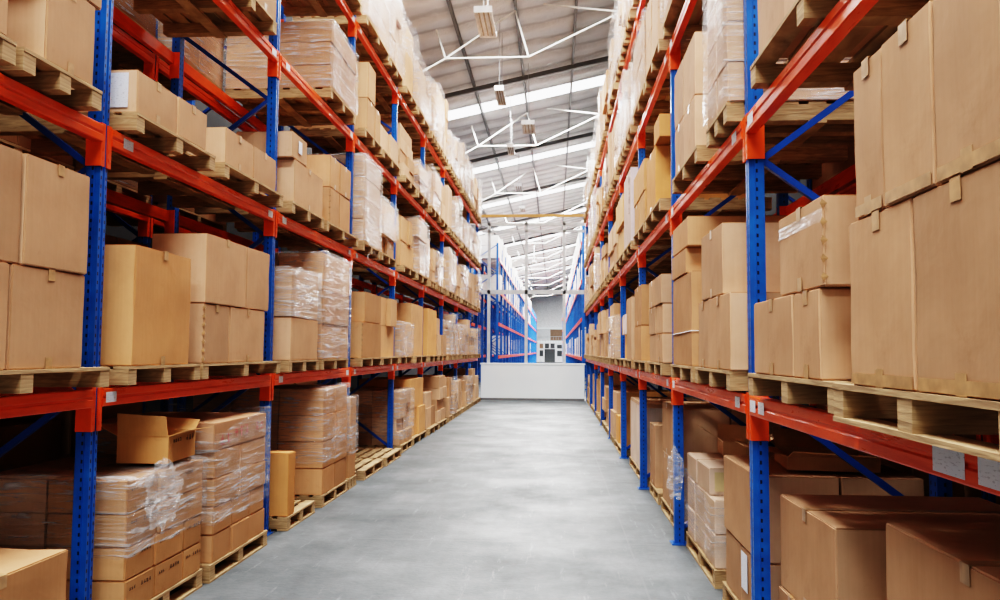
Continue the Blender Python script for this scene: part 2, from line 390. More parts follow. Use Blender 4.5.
# racks of the hall beyond the partition
FL = [36.6 + 2*BAY*k for k in range(0, 15)]
FRR = [31.2 + 2*BAY*k for k in range(0, 15)]
def far_rack(label, side, xf, frames):
    s = 1 if side == 'L' else -1
    root = empty('pallet_rack', (xf, frames[0], 0)); tag(root, label, 'pallet rack', 'pallet racking')
    for i, fy in enumerate(frames):
        for j in (0, 1):
            if i == len(frames)-1 and j: continue
            m = MB(); y = fy-frames[0]+j*BAY
            for xx in (0, -s*DEPTH): m.box(xx-.05, xx+.05, y-.06, y+.06, 0, 6.6)
            z, f = .14, True
            while z < 5.9:
                a, c = (0, -s*DEPTH) if f else (-s*DEPTH, 0)
                m.bar((a, y, z), (c, y, z+.64), .04); z += .64; f = not f
            obj('upright_frame', m.mesh('upright_frame', 'blue'), root)
    for a, b_ in zip(frames[:-1], frames[1:]):
        for l in (1, 2, 3, 4):
            y0, y1 = a-frames[0]+.06, b_-frames[0]-.06
            obj('beam', MB().box(s*.05, s*.09, y0, y1, LV[l]-.07, LV[l]+.07).mesh('beam', 'orange'), root)
    return root
far_rack('tall blue rack on left side of the hall beyond the white partition', 'L', XLF, FL)
far_rack('second blue rack behind the left rack of the hall beyond the partition', 'L', XLF-1.25, FL[:7])
far_rack('tall blue rack on right side of the hall beyond the white partition', 'R', XRF+.02, FRR)

# ------------------------------------------------------------------ pallets
def pallet_meshes(L, D):
    """deck, three stringers, bottom boards; origin at centre of the base, L along y, D along x"""
    dk = MB(); n = 7; bw = .098; gap = (D-n*bw)/(n-1)
    for i in range(n):
        x = -D/2+i*(bw+gap); dk.box(x, x+bw, -L/2, L/2, PZ-.018, PZ)
    bt = MB()
    bt.box(0, .1, -L/2, L/2, 0, .016)
    st = MB().box(-D/2+.003, D/2-.003, -.045, .045, .016, PZ-.018)
    return dk.mesh('deck', 'pallet'), bt.mesh('bottom_board', 'pallet'), st.mesh('stringer', 'pallet')
PC = {}
def pallet(x, y, z, L, D, label, group, parts=True, skid=False):
    L = round(L/.05)*.05; k = (round(L, 2), round(D, 2))
    if k not in PC: PC[k] = pallet_meshes(L, D)
    dk, bt, st = PC[k]
    if parts:
        root = empty('wooden_pallet', (x, y, z))
        obj('deck', dk, root)
        for xx in ((-D/2, -.05, D/2-.1) if skid else (-.05,)): obj('bottom_board', bt, root, (xx, 0, 0))
        for e in (-1, 0, 1): obj('stringer', st, root, (0, e*(L/2-.046), 0))
    else:
        kk = k + ('one',)
        if kk not in PC:
            m = MB(); n = 5
            for i in range(n):
                xx = -D/2+i*(D-.12)/(n-1); m.box(xx, xx+.12, -L/2, L/2, PZ-.018, PZ)
            for e in (-1, 0, 1): m.box(-D/2, D/2, e*(L/2-.045)-.045, e*(L/2-.045)+.045, 0, PZ-.018)
            PC[kk] = m.mesh('wooden_pallet', 'pallet')
        root = obj('wooden_pallet', PC[kk], None, (x, y, z))
    tag(root, label, 'pallet', group); return root

# ------------------------------------------------------------------ boxes
def box_mesh(w, d, h, rough=1.0, seg=True, cut=None):
    """closed carton: w along x, d along y, h up; softened edges, slightly bulged and dented sides"""
    bm = bmesh.new(); bmesh.ops.create_cube(bm, size=1)
    for v in bm.verts: v.co = Vector((v.co.x*w, v.co.y*d, (v.co.z+.5)*h))
    if seg:
        bmesh.ops.bevel(bm, geom=bm.edges[:], offset=.006, segments=2, affect='EDGES')
        bmesh.ops.subdivide_edges(bm, edges=[e for e in bm.edges if e.calc_length() > .12], cuts=4, use_grid_fill=True)
        off = Vector((rnd.uniform(0, 90), rnd.uniform(0, 90), 0)); bulge = rnd.uniform(-.002, .006)*rough
        for v in bm.verts:
            p = v.co; u = (1-abs(2*p.x/w)**2, 1-abs(2*p.y/d)**2, 1-abs(2*p.z/h-1)**2)
            nx, ny, nz = abs(p.x) > w/2-.004, abs(p.y) > d/2-.004, p.z > h-.004
            amt = bulge*(u[0]+.2)*(u[1]+.2)*(u[2]+.2)*2 if (nx+ny+nz) == 1 else 0
            dn = noise.noise(p*5+off)*.0045*rough
            if nx: p.x += math.copysign(1, p.x)*max(-.009, min(amt+dn, .002))
            if ny: p.y += math.copysign(1, p.y)*max(-.009, min(amt+dn, .002))
            if nz: p.z += min(0, dn)
            # sagging top corners
            if p.z > h*.5 and nx and ny: p.z -= abs(noise.noise(p*7+off))*.010*rough
    me = bpy.data.meshes.new('cardboard_box'); bm.to_mesh(me); bm.free()
    me.materials.append(M['card'])
    if seg:
        me.polygons.foreach_set('use_smooth', [True]*len(me.polygons)); me.set_sharp_from_angle(angle=R(28))
    return me
def tape_mesh(w, d, h, top=True):
    """parcel tape along the top (or bottom) seam, lapping onto both ends"""
    t = .0036; k = .026; lap = min(.055, h*.22)
    a, b = (h-lap, h+.0016) if top else (.001, lap)
    if top: pts = [(-w/2-t, a), (-w/2-t, b), (w/2+t, b), (w/2+t, a), (w/2+t-.0012, a), (w/2+t-.0012, b-.0012), (-w/2-t+.0012, b-.0012), (-w/2-t+.0012, a)]
    else: pts = [(w/2+t-.0012, b), (w/2+t, b), (w/2+t, .0002), (-w/2-t, .0002), (-w/2-t, b), (-w/2-t+.0012, b), (-w/2-t+.0012, .0006), (w/2+t-.0012, .0006)]
    return MB().prism(pts, 1, -k, k).mesh('packing_tape', 'tape')
CANDS = []
ROWW = {1: ['only'], 2: ['lower', 'upper'], 3: ['lowest', 'middle', 'top'], 4: ['lowest', 'second', 'third', 'top'], 5: ['lowest', 'second', 'third', 'fourth', 'top'], 6: ['lowest', 'second', 'third', 'fourth', 'fifth', 'top'], 7: ['lowest', 'second', 'third', 'fourth', 'fifth', 'sixth', 'top']}
ORD = ['first', 'second', 'third', 'fourth', 'fifth', 'sixth', 'seventh', 'eighth', 'ninth', 'tenth']
COLW = {1: [''], 2: ['near', 'far'], 3: ['near', 'middle', 'far'], 4: ['near', 'second', 'third', 'far'], 5: ['near', 'second', 'third', 'fourth', 'far']}
LEVW = ['floor level', 'first shelf', 'second shelf', 'third shelf', 'top shelf']
SIDEW = {'L': 'left', 'R': 'right', 'LB': 'rear left', 'RB': 'rear right', 'FL': 'far left', 'FR': 'far right'}
LN = {}
def place_words(side, lev, bay): return '%s, %s %s rack bay' % (LEVW[lev], SIDEW[side], ORD[bay])
def load(side, lev, ya, yb, rows, nx=1, depth=1.0, wrap=None, col=(1,1,1), face=None, pal=True, jit=.012, detail=None, adj='plain', palext=.0, desc=None):
    """one pallet load. rows: list of (height, n or list of cut positions along y, optional dict)"""
    s = 1 if side[0] == 'L' else -1
    X = FACE[side] if face is None else face
    bay = max(0, min(9, int((0.5*(ya+yb)-FR[0])//BAY)))
    key = (side, lev, bay); LN[key] = LN.get(key, 0)+1; num = LN[key]
    z = zlev(lev); L = yb-ya
    where = '%s, %s %s rack bay' % (LEVW[lev], ORD[bay], SIDEW[side])
    far = ya > 13
    if pal:
        pallet(X-s*depth/2, (ya+yb)/2, z+.0005, L-.01+palext, depth, 'wooden pallet under the %s load, %s' % (ORD[num-1], where), 'wooden pallets on the racks', parts=not far, skid=(lev == 0 or (side == 'R' and ya < 2)))
        z += PZ+.001
    zb = z
    for ri, row in enumerate(rows):
        h, cuts = row[0], row[1]; o = row[2] if len(row) > 2 else {}
        if isinstance(cuts, int): cuts = [ya+L*i/cuts for i in range(cuts+1)]
        segs = list(zip(cuts[:-1], cuts[1:]))
        rx = o.get('nx', nx)
        for ci, (a, b) in enumerate(segs):
            for xi in range(rx):
                dx = depth*o.get('deep', 1)/rx
                x1 = X - s*(dx*xi) - s*.004 - s*o.get('in', 0); x0 = x1 - s*(dx-.010)
                xa, xb = sorted((x0, x1))
                g = jit*.5
                sh = rnd.uniform(0, jit if ya < 11 else .10)*s if xi == 0 else 0
                w = xb-xa-abs(sh); cx = (xa+xb)/2 - sh/2
                g2 = g if ya < 11 else .028; gy0, gy1 = rnd.uniform(.003, .003+g2), rnd.uniform(.003, .003+g2)
                word = ROWW[min(len(rows), 7)][min(ri, 6)]; cw = COLW[min(len(segs), 5)][min(ci, 4)]
                if len(rows) == 1: word = 'single' if len(segs) == 1 and rx == 1 else ''
                bk = '' if rx == 1 else ('aisle-side' if xi == 0 else 'rear')
                pos = ' '.join(t for t in (word, cw, bk) if t)
                lab = '%s box, %s in %s load, %s' % (o.get('adj', adj), pos, ORD[num-1], where)
                hh = h if not (o.get('hv')) else h-rnd.uniform(0, o['hv'])
                c = o.get('col', col); v = rnd.uniform(.84, 1.06)
                CANDS.append(dict(cx=cx, cy=(a+gy0+b-gy1)/2, z=z+.0008, w=w, d=(b-a)-gy0-gy1, h=hh-.003, label=lab, adj=o.get('adj', adj), col=tuple(k*v for k in c),
                    side=side, lev=lev, bay=bay, xi=xi, num=num, s=s, opt=dict(o), wrapped=bool(wrap), ri=ri, ci=ci))
        z += h
    if wrap:
        w0, w1 = wrap if isinstance(wrap, tuple) else (0, 1)
        ymin = min(min(r_[1]) if not isinstance(r_[1], int) else ya for r_ in rows); ymax = max(max(r_[1]) if not isinstance(r_[1], int) else yb for r_ in rows)
        H = z-zb
        film_wrap(X-s*depth/2, (ymin+ymax)/2, zb+H*w0, depth, ymax-ymin, H*(w1-w0), 'clear stretch film around the %s load, %s' % (ORD[num-1], where), s, top=(w1 >= .99), ya=ya)
    return zb
def film_wrap(cx, cy, z, w, d, h, label, s, top=True, ya=5, tails=0):
    bm = bmesh.new(); e = .016
    step = .07 if ya < 14 else .16
    nz = max(3, int(h/step)); pts = []
    W, D = w/2+e, d/2+e; r_ = .03
    per = []
    for (ax, ay, bx, by) in ((-W, -D, W, -D), (W, -D, W, D), (W, D, -W, D), (-W, D, -W, -D)):
        Ln = math.hypot(bx-ax, by-ay); n = max(3, int(Ln/step))
        for i in range(n): per.append((ax+(bx-ax)*i/n, ay+(by-ay)*i/n))
    off = Vector((rnd.uniform(0, 99), rnd.uniform(0, 99), 3)); rings = []
    for k in range(nz+1):
        t = k/nz; ring = []
        for x, y in per:
            p = Vector((x, y, h*t)); q = noise.noise(p*4.0+off); q2 = noise.noise(Vector((x*2, y*2, h*t*16))+off)
            o_ = .006*q+.005*abs(q2)
            sx = 1 + o_/W; sy = 1 + o_/D
            zz = p.z
            if k == 0: zz += .04*abs(noise.noise(p*3+off)) + .05*(y/D)*noise.noise(off)
            if k == nz: zz += .02 + (.03*noise.noise(p*6+off) if top else .05*noise.noise(p*4+off) + .06*(y/D))
            ring.append(bm.verts.new((x*sx, y*sy, zz)))
        rings.append(ring)
    n = len(per)
    for a, b in zip(rings[:-1], rings[1:]):
        for i in range(n): bm.faces.new((a[i], a[(i+1)%n], b[(i+1)%n], b[i]))
    if top:
        inner = [bm.verts.new((v.co.x*.80, v.co.y*.80, h+.012+.015*abs(noise.noise(v.co*8)))) for v in rings[-1]]
        for i in range(n): bm.faces.new((rings[-1][i], rings[-1][(i+1)%n], inner[(i+1)%n], inner[i]))
        bm.faces.new(inner)
    me = bpy.data.meshes.new('stretch_wrap'); bm.to_mesh(me); bm.free(); me.materials.append(M['film'])
    me.polygons.foreach_set('use_smooth', [True]*len(me.polygons))
    o = obj('stretch_wrap', me, None, (cx, cy, z)); tag(o, label, 'plastic film', 'stretch film round pallet loads')
    return o
def film_tail(parent, x, y, z, L):
    """loose twisted end of film hanging down"""
    m = MB(); p = Vector((x, y, z)); w = .045
    n = 12; a = rnd.uniform(0, 6)
    for i in range(n):
        t = i/n; q = Vector((x+.03*math.sin(a+t*9), y+.04*math.sin(a*2+t*7), z-L*(i+1)/n)); w2 = w*(1-t*.8)
        m.quad(p+Vector((0, -w, 0)), p+Vector((.02, w, 0)), q+Vector((.02, w2, 0)), q+Vector((0, -w2, 0))); p = q; w = w2
    o = obj('loose_tail', m.mesh('loose_tail', 'film'), parent, (0, 0, 0)); o.matrix_parent_inverse = parent.matrix_world.inverted() if False else Matrix.Translation(-parent.location)
    o['label'] = 'loose tail of film hanging down'
    return o

L_ = lambda px, py=370: yat(px, py, FACE['L'])
R_ = lambda px, py=370: yat(px, py, FACE['R'])
pale = (1.02, 1.03, 1.08); warm = (1.0, .93, .80); orng = (1.08, .84, .50); dull = (.82, .80, .80); cream = (1.22, 1.48, 1.85); whit = (1.3, 1.7, 2.6)  # pale: strong light on the upper shelves put into the tint

# ================= left rack, first shelf
load('L', 1, 2.95, 4.30, [(.49, [2.95, 3.50, 4.09], dict(adj='large tan', tape=1)), (.53, [2.95, 3.57, 4.10], dict(adj='large tan dented', tape=1, dent=1))], nx=1, palext=.06, jit=.02)
load('L', 1, 4.52, 5.48, [(.72, [4.56, 5.30], dict(adj='big orange-brown', col=(1.04, .90, .68), tape=1, rough=2.2))], jit=.01)
load('L', 1, 5.52, 7.12, [(.43, [5.53, 5.98, 6.72], dict(adj='tan', perf=1, deep=.5)), (.50, [5.53, 6.28, 6.80], dict(adj='tan', deep=.42))], nx=1)
load('L', 1, 7.34, 8.32, [(.41, [7.40, 8.26], dict(adj='tan', tape=1)), (.46, [7.40, 8.24], dict(adj='scuffed', tape=1))], wrap=(.46, 1.0), nx=2)
load('L', 1, 8.40, 9.52, [(.38, 1), (.36, 1), (.40, 1)], wrap=True, nx=2, adj='wrapped tan', col=(.98, .92, .86))
load('L', 1, 10.16, 11.40, [(.47, [10.2, 11.34], dict(perf=1)), (.40, [10.35, 11.34])], nx=1, col=(1.03, .93, .78))
load('L', 1, 11.45, 12.70, [(.47, 1), (.42, [11.45, 12.1, 12.6])], nx=1, col=(1.03, .93, .78))
load('L', 1, 12.97, 14.12, [(.33, [12.97, 13.5, 14.1], dict(adj='small white', col=whit)), (.22, [13.0, 13.5], dict(adj='small white', col=whit))], wrap=True, face=-2.5)
load('L', 1, 14.2, 15.5, [(.95, 1)], nx=1, adj='tall', col=(1, .9, .75))
# ================= left rack, second shelf
load('L', 2, 2.45, 3.45, [(.62, [2.5, 3.40]), (.4, [2.5, 3.38])], nx=2)
load('L', 2, 3.5, 4.15, [(.44, [3.66, 4.08], dict(tape=1)), (.40, [3.60, 4.13])], nx=1)
load('L', 2, 4.52, 5.62, [(.265, [4.53, 5.05, 5.48], dict(tape=1, lab=1))], nx=1, adj='low tan')
load('L', 2, 5.78, 7.10, [(.28, [5.82, 6.38, 6.92], dict(adj='low tan', tape=1))], nx=1)
load('L', 2, 7.34, 8.40, [(.42, [7.42, 8.36], dict(adj='tan', tape=1)), (.25, [7.34, 7.80], dict(adj='small tan', lab=2, deep=.6))], nx=1, depth=.95)
load('L', 2, 8.50, 9.90, [(.40, [8.62, 9.02, 9.50], dict(perf=2)), (.36, [8.62, 9.02, 9.50])], nx=2, col=(1.02, .94, .84))
load('L', 2, 10.16, 11.15, [(.30, 1), (.28, 1), (.28, 1), (.28, 1)], wrap=True, nx=2, adj='wrapped')
load('L', 2, 11.30, 12.35, [(.28, 2, dict(nx=1)), (.26, 1), (.26, 1)], wrap=(.35, 1), nx=1, adj='wrapped')
load('L', 2, 12.97, 14.2, [(.42, 1), (.40, [12.97, 13.6, 13.9])], nx=1, col=(1, .9, .74))
load('L', 2, 14.3, 15.5, [(.35, 1), (.33, 1), (.33, 1)], wrap=True)
# ================= left rack, third shelf
load('L', 3, 4.52, 5.65, [(.5, 2)], nx=1)
load('L', 3, 5.72, 6.82, [(.5, 2, dict(tape=1)), ], nx=1)
load('L', 3, 8.55, 9.66, [(.255, 1, dict(nx=2)), (.26, 1, dict(nx=2)), (.24, 1, dict(nx=2))], wrap=True, depth=1.2, adj='wrapped brown', col=(.72, .60, .50))
load('L', 3, 10.16, 11.2, [(.45, [10.3, 10.75, 11.1]), (.48, [10.3, 10.75])], nx=1, col=(1.02, .95, .85), adj='tall tan')
load('L', 3, 11.3, 12.6, [(.40, 2)], nx=1)
load('L', 3, 12.97, 14.1, [(.22, 2), (.22, 2), (.22, 2), (.22, 1)], nx=1, col=(1, .94, .85))
load('L', 3, 14.25, 15.5, [(.3, 2), (.25, 1)], wrap=True)
# ================= left rack, top shelf
load('L', 4, 7.36, 8.5, [(.4, 2)], nx=1)
load('L', 4, 8.6, 9.9, [(.4, 2)], nx=1)
load('L', 4, 10.16, 11.6, [(.33, 2), (.33, 2), (.30, 2)], wrap=True, adj='wrapped pale', col=pale, nx=1)
load('L', 4, 11.7, 12.72, [(.42, 2), (.42, 2), (.30, 1)], wrap=True, adj='wrapped pale', col=pale)
load('L', 4, 12.97, 14.05, [(.62, 1), (.60, 1)], wrap=(.45, .98), adj='tall pale', col=(1.08, .98, .82), nx=1)
load('L', 4, 14.15, 15.5, [(.55, 1), (.45, 1)], wrap=True, adj='wrapped pale', col=pale)
# ================= left rack, floor
load('L', 0, 2.9, 3.98, [(.54, [2.95, 3.93], dict(adj='open-topped', lab=0, rough=2.4, col=(1.03, .93, .80)))], face=-2.40, nx=1)
U = (.20, .20, .20, .20, .20)
load('L', 0, 4.55, 5.60, [(.195, [4.57, 4.92, 5.30, 5.58]), (.19, [4.57, 4.92, 5.30, 5.58]), (.19, [4.57, 4.95, 5.58]), (.19, [4.57, 4.95, 5.58])], face=-2.46, nx=2, wrap=(.42, 1), adj='printed brown', col=(.98, .86, .68), detail=1)
load('L', 0, 5.68, 6.82, [(.2, [5.72, 6.06, 6.42, 6.78]), (.2, [5.72, 6.06, 6.42, 6.76]), (.2, [5.72, 6.2, 6.76]), (.2, [5.72, 6.2, 6.76]), (.2, [5.70, 6.76], dict(adj='red-stamped grey-brown', stamp=1, col=(.86, .78, .74)))], face=-2.44, wrap=(.28, .98), adj='brown', col=(.98, .86, .72))
load('L', 0, 7.34, 8.20, [(.58, [7.36, 7.56], dict(adj='tall narrow orange-brown', col=(1.05, .82, .50), deep=.55, lab=0))], face=-2.44, jit=.004)
load('L', 0, 8.44, 9.50, [(.28, [8.46, 8.95, 9.46])]*4, nx=2, wrap=(.3, 1), adj='brown', col=(.96, .82, .66), face=-2.44)
load('L', 0, 9.56, 9.93, [(.5, [9.6, 9.89]), (.46, [9.6, 9.89])], wrap=(.3, 1), adj='narrow brown', col=(.98, .86, .72), face=-2.44)
pallet(-2.92, 10.82, .001, 1.15, 1.0, 'empty wooden pallet on the floor before the fourth left upright pair', 'empty pallets on the floor', skid=True)
pallet(-2.90, 12.08, .001, 1.15, 1.0, 'empty wooden pallet on the floor right beside the fifth left upright', 'empty pallets on the floor', skid=True)
load('L', 0, 12.97, 14.0, [(.21, 2), (.22, 2), (.22, 2), (.22, 1)], nx=2, wrap=(.1, 1), adj='brown', col=(.98, .86, .7))
load('L', 0, 14.06, 15.5, [(.5, 2), (.52, 1)], nx=1, adj='orange-brown', col=(1.05, .87, .6))

# ================= right rack, first shelf
load('R', 1, 1.70, 2.77, [(.515, [1.70, 2.17, 2.63], dict(adj='tall pale tan', tape=2)), (.475, [1.72, 2.03, 2.34, 2.57], dict(adj='pale tan upright', tape=2))], nx=1, face=.93, depth=1.05, palext=.02, jit=.006)
load('R', 1, 2.83, 4.08, [(.34, [3.00, 3.33, 3.97], dict(adj='pale tan', tape=1)), (.335, [2.95, 3.53], dict(adj='taped pale tan', perf=1, tape=1, ztape=1))], nx=1, face=.955, jit=.008)
load('R', 1, 4.49, 5.62, [(.435, [4.49, 5.16, 5.53], dict(adj='tan', tape=1)), (.42, [4.69, 5.37], dict(adj='large tan', tape=1))], nx=1)
load('R', 1, 5.70, 6.75, [(.68, [5.75, 6.66], dict(adj='big tan string-tied', string=1)), (.19, [5.95, 6.66], dict(adj='flat tan')), (.22, [5.86, 6.62], dict(adj='flat tan'))], nx=1, col=(1.04, .94, .80))
load('R', 1, 7.32, 8.35, [(.27, 2), (.27, 2), (.27, 2)], nx=1)
load('R', 1, 8.6, 9.92, [(.40, [9.1, 9.9]), (.46, [9.1, 9.88])], nx=1, adj='tan', col=(1.02, .90, .74))
load('R', 1, 10.16, 11.2, [(.80, [10.2, 10.9])], nx=1, adj='tall tan')
load('R', 1, 11.3, 12.7, [(.35, [11.3, 12.0], dict(adj='small yellow', col=(1.1, .86, .42))), (.28, [11.3, 11.9, 12.5], dict(adj='white', col=whit))], nx=1)
# ================= right rack, second shelf
load('R', 2, 2.35, 3.95, [(.5, [2.4, 2.9, 3.39, 3.85], dict(adj='pale upright')), ], nx=1, col=pale)
load('R', 2, 4.49, 5.12, [(.23, [4.49, 4.8, 5.08]), (.23, [4.49, 4.8, 5.08]), (.23, [4.49, 4.8, 5.08]), (.22, [4.49, 4.8, 5.08])], wrap=True, nx=1, adj='pale wrapped', col=pale, face=.955)
load('R', 2, 5.45, 6.6, [(.38, [5.54, 6.05, 6.5]), (.45, [5.54, 6.05, 6.5])], nx=1, adj='pale tan', col=pale)
load('R', 2, 7.34, 8.6, [(.60, [7.75, 8.5], dict(adj='tall orange-brown', col=orng)), (.22, [7.45, 7.9], dict(adj='small orange-brown', col=orng))], nx=1, depth=1.0)
load('R', 2, 8.7, 9.85, [(.35, 2), (.35, 1)], nx=1, adj='yellowish', col=(1.1, .98, .74))
load('R', 2, 10.16, 11.3, [(.95, [10.2, 11.2], dict(adj='tall white marked', col=whit, marks=1))], nx=1)
load('R', 2, 11.4, 12.7, [(.45, 1), (.4, 1)], nx=1, adj='yellowish', col=(1.1, .98, .74))
# ================= right rack, third shelf
load('R', 3, 5.3, 7.1, [(.45, 3)], wrap=True, adj='pale wrapped', col=pale)
load('R', 3, 7.36, 8.5, [(.36, [7.5, 8.0, 8.46]), (.36, [7.5, 8.0, 8.46])], nx=1, adj='pale tan', col=pale)
load('R', 3, 8.6, 9.85, [(.4, 1), (.4, 1)], wrap=True, adj='pale wrapped', col=pale)
load('R', 4, 7.4, 8.4, [(.4, 1)], col=pale)
load('R', 4, 8.6, 9.85, [(.40, 1), (.3, 1)], col=pale)
# ================= right rack, floor
load('R', 0, 1.75, 2.86, [(.47, [1.75, 2.3, 2.84], dict(adj='tan')), (.50, [1.75, 2.84], dict(adj='large tan', tape=1))], face=1.10, nx=1)
load('R', 0, 3.0, 4.30, [(.36, [3.30, 3.85, 4.26], dict(adj='tan', tape=1, nx=2)), (.46, [3.42, 4.24], dict(adj='large tan', tape=1))], face=1.13, nx=1, depth=1.0)
load('R', 0, 4.55, 5.62, [(.37, [4.6, 5.1, 5.55], dict(adj='tan', lab=1)), (.48, [4.6, 5.55], dict(adj='wide tan'))], face=1.125, nx=2, depth=.9)
load('R', 0, 5.85, 7.12, [(.24, [5.9, 6.3, 6.7, 7.05]), (.24, [5.9, 6.3, 6.7, 7.05]), (.20, [6.1, 6.6, 7.05], dict(adj='small cream', cream=1, deep=.45))], face=1.125, wrap=(.1, .72), adj='cream wrapped', col=cream, depth=.9)
load('R', 0, 7.34, 8.75, [(.50, [7.38, 7.85, 8.3, 8.7]), (.52, [7.38, 8.0, 8.7])], face=1.125, nx=2, adj='tan', depth=.9)
load('R', 0, 8.95, 9.8, [(.70, [9.3, 9.8])], face=1.125, adj='tall narrow', depth=.9)
load('R', 0, 10.16, 12.1, [(.83, [10.2, 12.0], dict(adj='large cream', col=cream)), (.05, [10.25, 11.9], dict(adj='flat cream', col=cream))], face=1.10, depth=.9)
load('R', 0, 12.97, 14.4, [(.45, [12.97, 13.7, 14.3]), (.45, [12.97, 13.7])], face=1.05, adj='orange-brown', col=orng, depth=.95)
load('R', 0, 14.5, 15.5, [(.45, 1), (.35, 1)], face=1.05, depth=.95)

# ================= further bays: every load stacked its own way
def fill(side, lev, b0, b1, pw, cols, hmax, nmax=3):
    for b in range(b0, b1):
        if b+1 >= len(FR): break
        y = FR[b]+.11; end = FR[b+1]-.10
        k = rnd.choice((2, 2, 3)); wd = (end-y)/k
        for i in range(k):
            a = y+wd*i+rnd.uniform(.02, .06); c = y+wd*(i+1)-rnd.uniform(.04, .09)
            H = rnd.uniform(.62, 1.0)*hmax; nr = rnd.choice((1, 2, 2, 3, 4)) if lev < 4 else rnd.choice((2, 3))
            ny = rnd.choice((1, 2, 2)); wr = rnd.random() < pw
            rows = [(H/nr, ny) for _ in range(nr)]
            if rnd.random() < .4 and nr > 1: rows[-1] = (H/nr*.8, [a, a+(c-a)*.6])
            load(side, lev, a, c, rows, nx=1, wrap=wr, col=rnd.choice(cols), face=None if lev else (-2.44 if side == 'L' else 1.05), depth=1.0 if lev or side == 'L' else .95, adj='wrapped' if wr else 'plain')
mid = [(1, .93, .8), (1.03, .95, .82), (.96, .88, .74), (1.08, .86, .56)]
up = [pale, (1.02, .94, .82), (.94, .86, .78), (1.1, 1.1, 1.15)]
fill('L', 1, 5, 9, .45, mid, 1.10); fill('L', 2, 5, 9, .6, mid, 1.12); fill('L', 3, 5, 9, .55, up, 1.10); fill('L', 4, 5, 9, .7, up, 1.35)
fill('L', 0, 5, 9, .35, mid, 1.02)
fill('R', 1, 4, 9, .1, mid, 1.0); fill('R', 2, 4, 9, .3, up, 1.12); fill('R', 3, 3, 9, .5, up, 1.12); fill('R', 4, 3, 9, .7, up, 1.35)
fill('R', 0, 5, 9, .1, mid, 1.05)
# racks standing behind
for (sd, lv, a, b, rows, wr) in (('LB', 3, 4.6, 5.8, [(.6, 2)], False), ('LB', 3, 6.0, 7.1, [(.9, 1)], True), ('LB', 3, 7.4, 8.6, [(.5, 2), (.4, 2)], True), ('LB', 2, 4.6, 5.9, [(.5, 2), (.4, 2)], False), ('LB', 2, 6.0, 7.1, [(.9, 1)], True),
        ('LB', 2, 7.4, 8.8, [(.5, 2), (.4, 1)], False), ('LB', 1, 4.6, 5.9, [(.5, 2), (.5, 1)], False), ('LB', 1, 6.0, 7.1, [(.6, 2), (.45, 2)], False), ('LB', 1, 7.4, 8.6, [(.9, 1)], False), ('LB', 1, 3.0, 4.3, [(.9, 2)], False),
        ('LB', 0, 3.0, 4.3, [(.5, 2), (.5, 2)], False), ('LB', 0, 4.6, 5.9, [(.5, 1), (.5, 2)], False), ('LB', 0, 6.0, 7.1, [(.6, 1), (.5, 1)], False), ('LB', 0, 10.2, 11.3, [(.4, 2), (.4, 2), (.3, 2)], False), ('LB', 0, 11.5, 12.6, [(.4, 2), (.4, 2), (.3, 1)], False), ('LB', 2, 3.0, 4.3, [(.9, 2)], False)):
    load(sd, lv, a, b, rows, wrap=wr, face=XLF-DEPTH-GAP-.03+.14, depth=.98, adj='shade-darkened brown', col=(.62, .54, .46))  # shade inside the rear rack put into the carton tint
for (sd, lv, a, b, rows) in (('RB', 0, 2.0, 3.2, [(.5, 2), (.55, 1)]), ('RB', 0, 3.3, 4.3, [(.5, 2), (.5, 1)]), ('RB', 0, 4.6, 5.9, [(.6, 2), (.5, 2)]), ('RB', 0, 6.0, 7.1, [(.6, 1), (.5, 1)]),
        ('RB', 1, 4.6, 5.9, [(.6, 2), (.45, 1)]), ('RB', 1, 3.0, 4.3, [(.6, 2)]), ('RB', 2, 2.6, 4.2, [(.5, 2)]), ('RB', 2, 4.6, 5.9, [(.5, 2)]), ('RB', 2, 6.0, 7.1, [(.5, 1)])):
    load(sd, lv, a, b, rows, face=XRF+DEPTH+GAP-.05, depth=.98, adj='shade-darkened brown', col=(.62, .54, .46))  # tint darkened here too, standing in for rack-interior shade

# ------------------------------------------------------------------ build the boxes: the 300 that show largest, each its own object
def vis(c):
    a = c['d']*c['h']*abs(c['cx'])/c['cy']**3 + .35*c['w']*c['h']/c['cy']**2
    if c['xi']: a *= .12
    if 'B' in c['side']: a *= .15
    if c['wrapped']: a *= .9
    return a
CANDS.sort(key=vis, reverse=True)
IND, REST = CANDS[:298], CANDS[298:]
def glyphs(m, x, y0, z0, n, size, s, vertical=False):
    for i in range(n):
        cy, cz = (y0+i*size*1.15, z0) if not vertical else (y0, z0-i*size*1.2)
        for _ in range(3):
            zz = cz+rnd.uniform(-.42, .42)*size; m.box(x, x+s*.0012, cy-.38*size, cy+.38*size*rnd.uniform(.4, 1), zz-size*.035, zz+size*.035)
        for _ in range(2):
            yy = cy+rnd.uniform(-.3, .3)*size; m.box(x, x+s*.0012, yy-size*.035, yy+size*.035, cz-.42*size, cz+.42*size*rnd.uniform(.3, 1))
